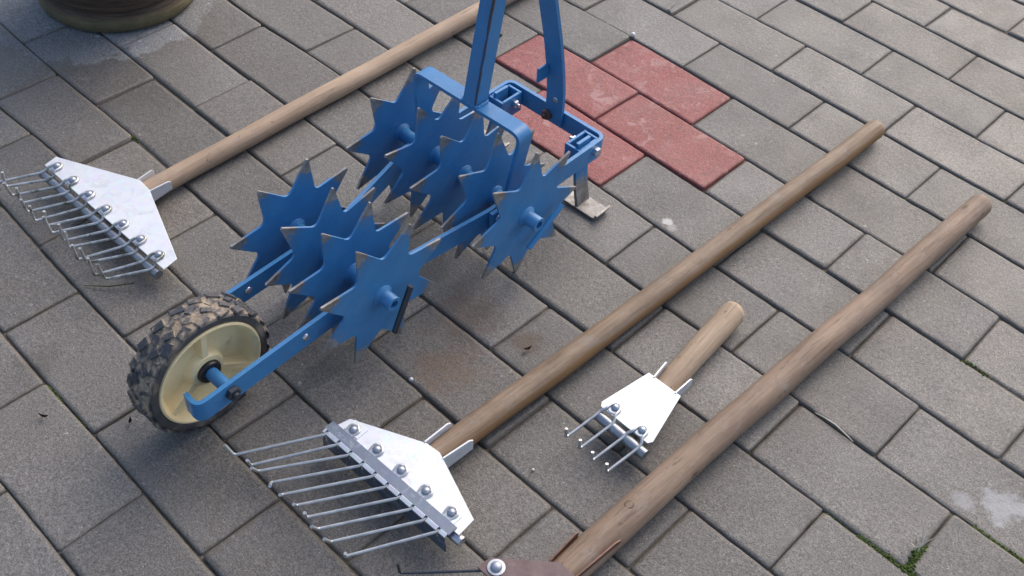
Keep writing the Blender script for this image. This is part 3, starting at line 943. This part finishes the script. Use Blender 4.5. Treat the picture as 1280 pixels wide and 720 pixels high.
# --- middle rake: 5 rivets, angle strip, 10 tines
oc = (0.377, -0.763)
rake_c = thing('garden_rake', 'long wooden rake in the middle with dark angle strip, five rivets and ten wire tines', 'rake', (oc[0], oc[1], 0), group='long handled rakes laid on the paving')
M_WC = wood('streaky_brown_wood', (0.305, 0.225, 0.155), (0.150, 0.102, 0.066), (0.250, 0.150, 0.075), 4.1, 0.6, (0.230, 0.118, 0.042))
hl = 0.876
h = link('handle', handle_bm(lambda f: 0.0150 - 0.0012 * f + (0.0012 if f > 0.9 else 0) * (f - 0.9) * 5, hl, seed=4, bow=0.002), M_WC, rake_c, smooth=0.8)
h.location = (0.0, -0.026, 0.0172)
h.rotation_euler = (math.radians(0.05), 0, math.radians(-1.3))
plate(rake_c, moved([(0.2860, -0.8190), (0.4700, -0.8140), (0.4675, -0.7910), (0.3860, -0.7615), (0.3680, -0.7635), (0.2895, -0.8015)], oc), 0.0340, M_ZINC, name='rake_plate')
socket_tabs(rake_c, [(0.366 - oc[0], -0.7645 - oc[1], 0.3655 - oc[0], -0.727 - oc[1]), (0.394 - oc[0], -0.764 - oc[1], 0.3975 - oc[0], -0.725 - oc[1])], 0.013, 0.0372, M_ZINC)
rod(rake_c, (0.284 - oc[0], -0.8200 - oc[1], 0.0265), (0.4740 - oc[0], -0.8130 - oc[1], 0.0265), 0.0060, M_STEEL)
# angle strip: top flange, and a notched front flange
ang = math.atan2(0.007, 0.183)
ms = Matrix.Translation((0.281 - oc[0], -0.8315 - oc[1], 0)) @ Matrix.Rotation(ang, 4, 'Z')
lens = 0.183
bm = bmesh.new()
xs = [0.0058 + i * 0.01835 for i in range(10)]
edges = [0.0] + xs + [lens]
def msbox(c, s):
    box(bm, ms @ Vector(c), s, ms.to_3x3())
msbox((lens / 2, 0.0088, 0.0366), (lens, 0.0124, 0.0016))
for a, b in zip(edges, edges[1:]):
    if b - a > 0.005:
        msbox(((a + b) / 2 , -0.0008, 0.0292), (b - a - 0.0030, 0.0016, 0.0110))
msbox((lens / 2, -0.0008, 0.0165), (lens, 0.0016, 0.0140))
bm2 = bm
bevel(bm, 0.0003, 1, 0.9)
link('angle_strip', bm, M_STRIP, rake_c, smooth=0.5)
bm = bmesh.new()
for a, b in zip(edges, edges[1:]):
    if b - a > 0.005:
        c0, w_ = (a + b) / 2, b - a - 0.0030
        box(bm, ms @ Vector((c0, 0.0006, 0.0364)), (w_, 0.0046, 0.0016), ms.to_3x3() @ Matrix.Rotation(0.35, 3, 'X'))
bevel(bm, 0.0003, 1, 0.9)
link('strip_lip', bm, M_ZINC, rake_c, smooth=0.5)
rc_ = random.Random(8)
tips = [(0.234, -0.912), (0.256, -0.907), (0.267, -0.906), (0.287, -0.905), (0.306, -0.906), (0.326, -0.903), (0.344, -0.904), (0.362, -0.904), (0.382, -0.904), (0.404, -0.904)]
for i in range(5):
    rx, ry = 0.304 + i * 0.0358 - oc[0], -0.8090 + i * 0.0016 - oc[1]
    rivet_into(rake_c, rx, ry, 0.0358)
    for j in (0, 1):
        q = 2 * i + j
        rt_ = ms @ Vector((xs[q], 0.001, 0))
        tp = tips[q]
        bend = (tp[0] - oc[0], tp[1] - oc[1], 0.020)
        tip = (bend[0] + 0.008 + rc_.uniform(-0.008, 0.003), bend[1] - 0.005 + rc_.uniform(-0.004, 0.004), bend[2] + 0.014)
        if q == 0:
            tip = (bend[0] - 0.008, bend[1] - 0.004, bend[2] + 0.014)
        bm = bmesh.new()
        sx = 1 if j else -1
        tube(bm, fillet([Vector((rx - sx * 0.001, ry + 0.0066, 0.0374)), Vector((rx + sx * 0.0068, ry + 0.003, 0.0374)), Vector((rx + sx * 0.0045, ry - 0.0085, 0.0350)), Vector((rt_.x, rt_.y + 0.006, 0.0335)),
                         Vector((rt_.x - 0.0008, rt_.y - 0.003, 0.0335)), Vector(bend), Vector(tip)], 0.003, 3), 0.0018, 8)
        link('tine', bm, M_WIRE, rake_c, smooth=0.8)
for rx in (0.304, 0.447):                                      # end lugs of the strip under the outer rivets
    bm = bmesh.new()
    box(bm, (rx - oc[0] + 0.001, -0.8060 - oc[1], 0.0361), (0.020, 0.016, 0.0014), Matrix.Rotation(ang, 3, 'Z'))
    bevel(bm, 0.0003, 1, 0.9)
    link('strip_lug', bm, M_ZINC, rake_c, smooth=0.5)

# --- short hand fork: 2 rivets, 4 tines
of = (0.488, -0.517)
fork = thing('hand_fork', 'short handled weeding fork with small white plate and four tines between the long handles', 'hand fork', (of[0], of[1], 0))
M_WF = wood('worn_beige_wood', (0.430, 0.320, 0.220), (0.260, 0.182, 0.122), (0.320, 0.215, 0.130), 7.7, 0.4)
def fork_flat(f, a):
    return 1 - 0.22 * max(0, 1 - f / 0.22) * abs(math.sin(a)) ** 2
h = link('handle', handle_bm(lambda f: 0.0138 + 0.0020 * f, 0.183, seed=9, flat=fork_flat), M_WF, fork, smooth=0.8)
h.location = (0.001, -0.016, 0.0165)
h.rotation_euler = (math.radians(0.4), 0, math.radians(6.3))
plate(fork, moved([(0.4600, -0.5915), (0.5260, -0.5915), (0.5290, -0.5860), (0.5110, -0.5160), (0.4655, -0.5165), (0.4560, -0.5860)], of), 0.0300, M_ZINC, name='fork_plate')
socket_tabs(fork, [(0.474 - of[0], -0.518 - of[1], 0.4695 - of[0], -0.489 - of[1]), (0.5045 - of[0], -0.518 - of[1], 0.5045 - of[0], -0.487 - of[1])], 0.015, 0.0335, M_ZINC)
rod(fork, (0.462 - of[0], -0.5975 - of[1], 0.0235), (0.5315 - of[0], -0.6000 - of[1], 0.0235), 0.0064, M_ROD)
for i, (rx, ry) in enumerate(((0.4725, -0.5825), (0.5120, -0.5840))):
    rx -= of[0]
    ry -= of[1]
    rivet_into(fork, rx, ry, 0.0318)
    for sx in (-1, 1):
        x = rx + sx * 0.0100
        root = (x, ry - 0.014)
        bend = (x - 0.0065, -0.6425 - of[1] - (0.002 if i else 0), 0.0190)
        tip = (bend[0] - 0.002, bend[1] + 0.002, bend[2] + 0.0125)
        link('tine', wire_bm(root, bend, tip, (rx, ry), 0.0285, 0.0336, 0.0018), M_WIRE, fork, smooth=0.8)

# --- near right cultivator: brown plate, mostly below the photo's edge
od = (0.561, -0.765)
rake_d = thing('garden_rake', 'long wooden handle at the right with rusty brown plate head reaching the lower photo edge', 'rake', (od[0], od[1], 0), group='long handled rakes laid on the paving')
M_WD = wood('grey_brown_wood', (0.285, 0.202, 0.142), (0.155, 0.104, 0.072), (0.230, 0.140, 0.082), 11.9, 0.45)
hl = 0.842
def d_flat(f, a):
    return 1 - 0.30 * max(0, 1 - f / 0.075) * max(0, math.cos(a - PI * 0.62))
h = link('handle', handle_bm(lambda f: 0.0178 - 0.0022 * f ** 1.3, hl, seed=14, bow=-0.001, flat=d_flat), M_WD, rake_d, smooth=0.8)
h.location = (0.0025, -0.026, 0.0200)
h.rotation_euler = (math.radians(0.08), 0, math.radians(-1.3))
for (y, a, r) in ((0.125, 100, 0.0055), (0.60, 20, 0.004)):    # knots
    bm = bmesh.new()
    rad = 0.0172 if y < 0.3 else 0.0160
    m = Matrix.Translation((rad * 0.985 * math.cos(math.radians(a)), y, rad * 0.985 * math.sin(math.radians(a)))) @ Matrix.Rotation(math.radians(90 - a), 4, 'Y')
    lathe(bm, [(r, -0.0012), (r * 0.92, 0.0004), (r * 0.75, 0.0006), (r * 0.55, -0.0002), (r * 0.25, 0.0003), (0, 0.0002)], m, seg=18)
    link('knot', bm, M_KNOT, h, smooth=1.2)
plate(rake_d, moved([(0.5080, -0.8260), (0.6180, -0.8260), (0.6200, -0.8120), (0.5810, -0.7650), (0.5590, -0.7650), (0.5180, -0.8030), (0.5095, -0.8090)], od), 0.0370, M_PRIMER, t=0.0022, name='rake_plate')
socket_tabs(rake_d, [(0.5500 - od[0], -0.7690 - od[1], 0.5470 - od[0], -0.7240 - od[1]), (0.5790 - od[0], -0.7670 - od[1], 0.5820 - od[0], -0.7000 - od[1])], 0.012, 0.0345, M_RUST)
for rx in (0.5215, 0.563, 0.605):
    rivet_into(rake_d, rx - od[0], -0.8135 - od[1], 0.0392, 0.0056, 0.0088)
for (xa, xb, yb) in ((0.514, 0.453, -0.876), (0.545, 0.525, -0.885), (0.581, 0.601, -0.885), (0.612, 0.664, -0.868)):
    bm = bmesh.new()
    tube(bm, fillet([Vector((xa - od[0], -0.802 - od[1], 0.0345)), Vector((xa - od[0], -0.822 - od[1], 0.0345)), Vector((xb - od[0], yb - od[1], 0.017)), Vector((xb - od[0] - 0.001, yb - 0.002 - od[1], 0.0375))], 0.004, 3), 0.0015, 8)
    link('tine', bm, M_IRON, rake_d, smooth=0.8)

# ------------------------------------------------------------------ moss, straw and litter in the joints
bm = bmesh.new()
rm = random.Random(21)
def moss_run(a, b, n, w, hmax):
    a, b = Vector(a), Vector(b)
    for _ in range(n):
        t = rm.random()
        p = a.lerp(b, t) + Vector((rm.gauss(0, w), rm.gauss(0, w), 0))
        fade = 0.4 + 0.6 * abs(noise.noise(Vector((p.x * 60, p.y * 60, 1))))
        r = rm.uniform(0.0006, 0.0015)
        z = -0.0045 + rm.random() * hmax * fade
        m = Matrix.Translation((p.x, p.y, z)) @ Matrix.Rotation(rm.uniform(0, 6), 4, 'Z') @ Matrix.Rotation(rm.uniform(-0.9, 0.9), 4, 'X') @ Matrix.Diagonal((r, r, r * rm.uniform(1.0, 2.4), 1))
        bmesh.ops.create_icosphere(bm, subdivisions=1, radius=1, matrix=m)
W_ = warp
moss_run(W_(3.72, 5.0), W_(4.35, 5.0), 1100, 0.0018, 0.007)
moss_run(W_(4.0, 4.62), W_(4.0, 4.98), 800, 0.0022, 0.009)
moss_run(W_(4.12, 4.0), W_(4.75, 4.0), 750, 0.0017, 0.006)
moss_run(W_(3.5, 5.02), W_(3.72, 5.0), 90, 0.0020, 0.005)
moss_run(W_(3.5, 2.0), W_(3.7, 2.0), 60, 0.0020, 0.005)
moss_run(W_(0.02, 10.0), W_(0.2, 10.0), 90, 0.0014, 0.004)
moss_run(W_(0.33, 10.0), W_(0.42, 10.0), 50, 0.0014, 0.004)
moss_run(W_(-1.58, 7.0), W_(-1.45, 7.0), 40, 0.0014, 0.004)
ms_ = link('moss', bm, M_MOSS, smooth=3)
ms_['kind'] = 'stuff'
ms_['label'] = 'green moss growing in the joints between the grey pavers'

def litter(name, label, cat, bm, mat, smooth=1.0, group=None):
    o = tag(link(name, bm, mat, smooth=smooth), label, cat, group)
    o['kind'] = 'thing'
    return o
bm = bmesh.new()
tube(bm, [(0.620, -0.4005, 0.0016), (0.632, -0.3995, 0.003), (0.645, -0.3990, 0.0034), (0.664, -0.4015, 0.0022), (0.672, -0.4030, 0.0014)], [0.0004, 0.0007, 0.0009, 0.0008, 0.0004], 7)
litter('straw', 'thin pale straw lying along the joint right of the rusty headed rake', 'straw', bm, M_STRAW)
bm = bmesh.new()
for q in range(7):
    x, y = 0.792 + rm.uniform(-0.006, 0.006), -0.466 + rm.uniform(-0.012, 0.012)
    a = rm.uniform(0, 6.28)
    tube(bm, [(x, y, -0.004), (x + 0.006 * math.cos(a), y + 0.006 * math.sin(a), 0.010), (x + 0.015 * math.cos(a), y + 0.015 * math.sin(a), 0.017)], [0.0008, 0.0006, 0.0002], 5)
litter('grass_tuft', 'small tuft of dry yellow grass in the mossy joint at lower right', 'grass tuft', bm, M_STRAW)
bm = bmesh.new()
tube(bm, [(0.066, -1.000, 0.001), (0.072, -1.002, 0.003), (0.079, -1.007, 0.001)], [0.0006, 0.001, 0.0005], 6)
for (px, py, a) in ():
    pass
bm.free()
def leaf(x, y, a, ln, wd):
    bm = bmesh.new()
    prev = None
    for i in range(7):
        f = i / 6
        w = wd * math.sin(PI * min(0.97, max(0.03, f)))
        zc = 0.0025 + 0.004 * (f - 0.5) ** 2 * 4
        c = Vector((x + math.cos(a) * ln * (f - 0.5), y + math.sin(a) * ln * (f - 0.5), zc))
        sd = Vector((-math.sin(a), math.cos(a), 0)) * w
        row = [bm.verts.new(c - sd + Vector((0, 0, 0.002))), bm.verts.new(c), bm.verts.new(c + sd + Vector((0, 0, 0.0015)))]
        if prev:
            for q in (0, 1):
                bm.faces.new((prev[q], prev[q + 1], row[q + 1], row[q]))
        prev = row
    bmesh.ops.solidify(bm, geom=bm.faces[:], thickness=0.0005)
    return bm
litter('leaf_scrap', 'curled dark brown leaf scrap on the paver farthest left of the cream wheel', 'leaf', leaf(0.044, -1.025, 0.6, 0.011, 0.0020), M_LEAF, group='leaf scraps on the paving')
litter('leaf_scrap', 'small brown leaf scrap on the paver just left below the muddy wheel', 'leaf', leaf(0.112, -0.962, 2.4, 0.008, 0.0018), M_LEAF, group='leaf scraps on the paving')
litter('leaf_scrap', 'dark dry leaf scrap on the paver beside the middle rake handle', 'leaf', leaf(0.334, -0.574, 1.2, 0.010, 0.0022), M_LEAF, group='leaf scraps on the paving')
litter('leaf_scrap', 'tiny black leaf crumb on the paver at the right above the long handle', 'leaf', leaf(0.637, 0.185, 0.3, 0.009, 0.0028), M_LEAF, group='leaf scraps on the paving')
def stone(x, y, r, mat, label, name='pebble'):
    bm = bmesh.new()
    bmesh.ops.create_icosphere(bm, subdivisions=2, radius=r, matrix=Matrix.Translation((x, y, r * 0.75)))
    for v in bm.verts:
        v.co += (v.co - Vector((x, y, r * 0.75))) * 0.3 * noise.noise(v.co * 260)
    litter(name, label, 'pebble', bm, mat, 3, 'pebbles on the paving')
stone(-0.001, 0.010, 0.0040, M_STONE, 'white pebble at the far corner of the red pavers')
stone(-0.139, -0.149, 0.0036, M_DSTONE, 'shiny dark pebble beside the blue handle post')
stone(0.274, -0.702, 0.0024, M_STONE, 'pale pebble in the joint between cultivator and middle rake')
stone(0.453, -0.688, 0.0016, M_STONE, 'tiny white pebble on the paver left below the hand fork')
stone(0.030, -0.815, 0.0020, M_STONE, 'small white pebble in the joint right of the far left rake head')
bm = bmesh.new()
tube(bm, [(-0.097, -0.893, 0.003), (-0.075, -0.874, 0.005), (-0.055, -0.850, 0.009)], [0.0004, 0.0009, 0.0007], 6)
litter('fallen_grass', 'thin dark grass blade lying under the far left rake tines', 'grass blade', bm, M_GRASS)
bm = bmesh.new()
tube(bm, [(-0.215, -0.958, 0.001), (-0.195, -0.950, 0.003), (-0.183, -0.955, 0.001)], [0.0004, 0.0008, 0.0004], 6)
litter('fallen_grass', 'curved dark grass blade lying on the paver at the left photo edge', 'grass blade', bm, M_GRASS)
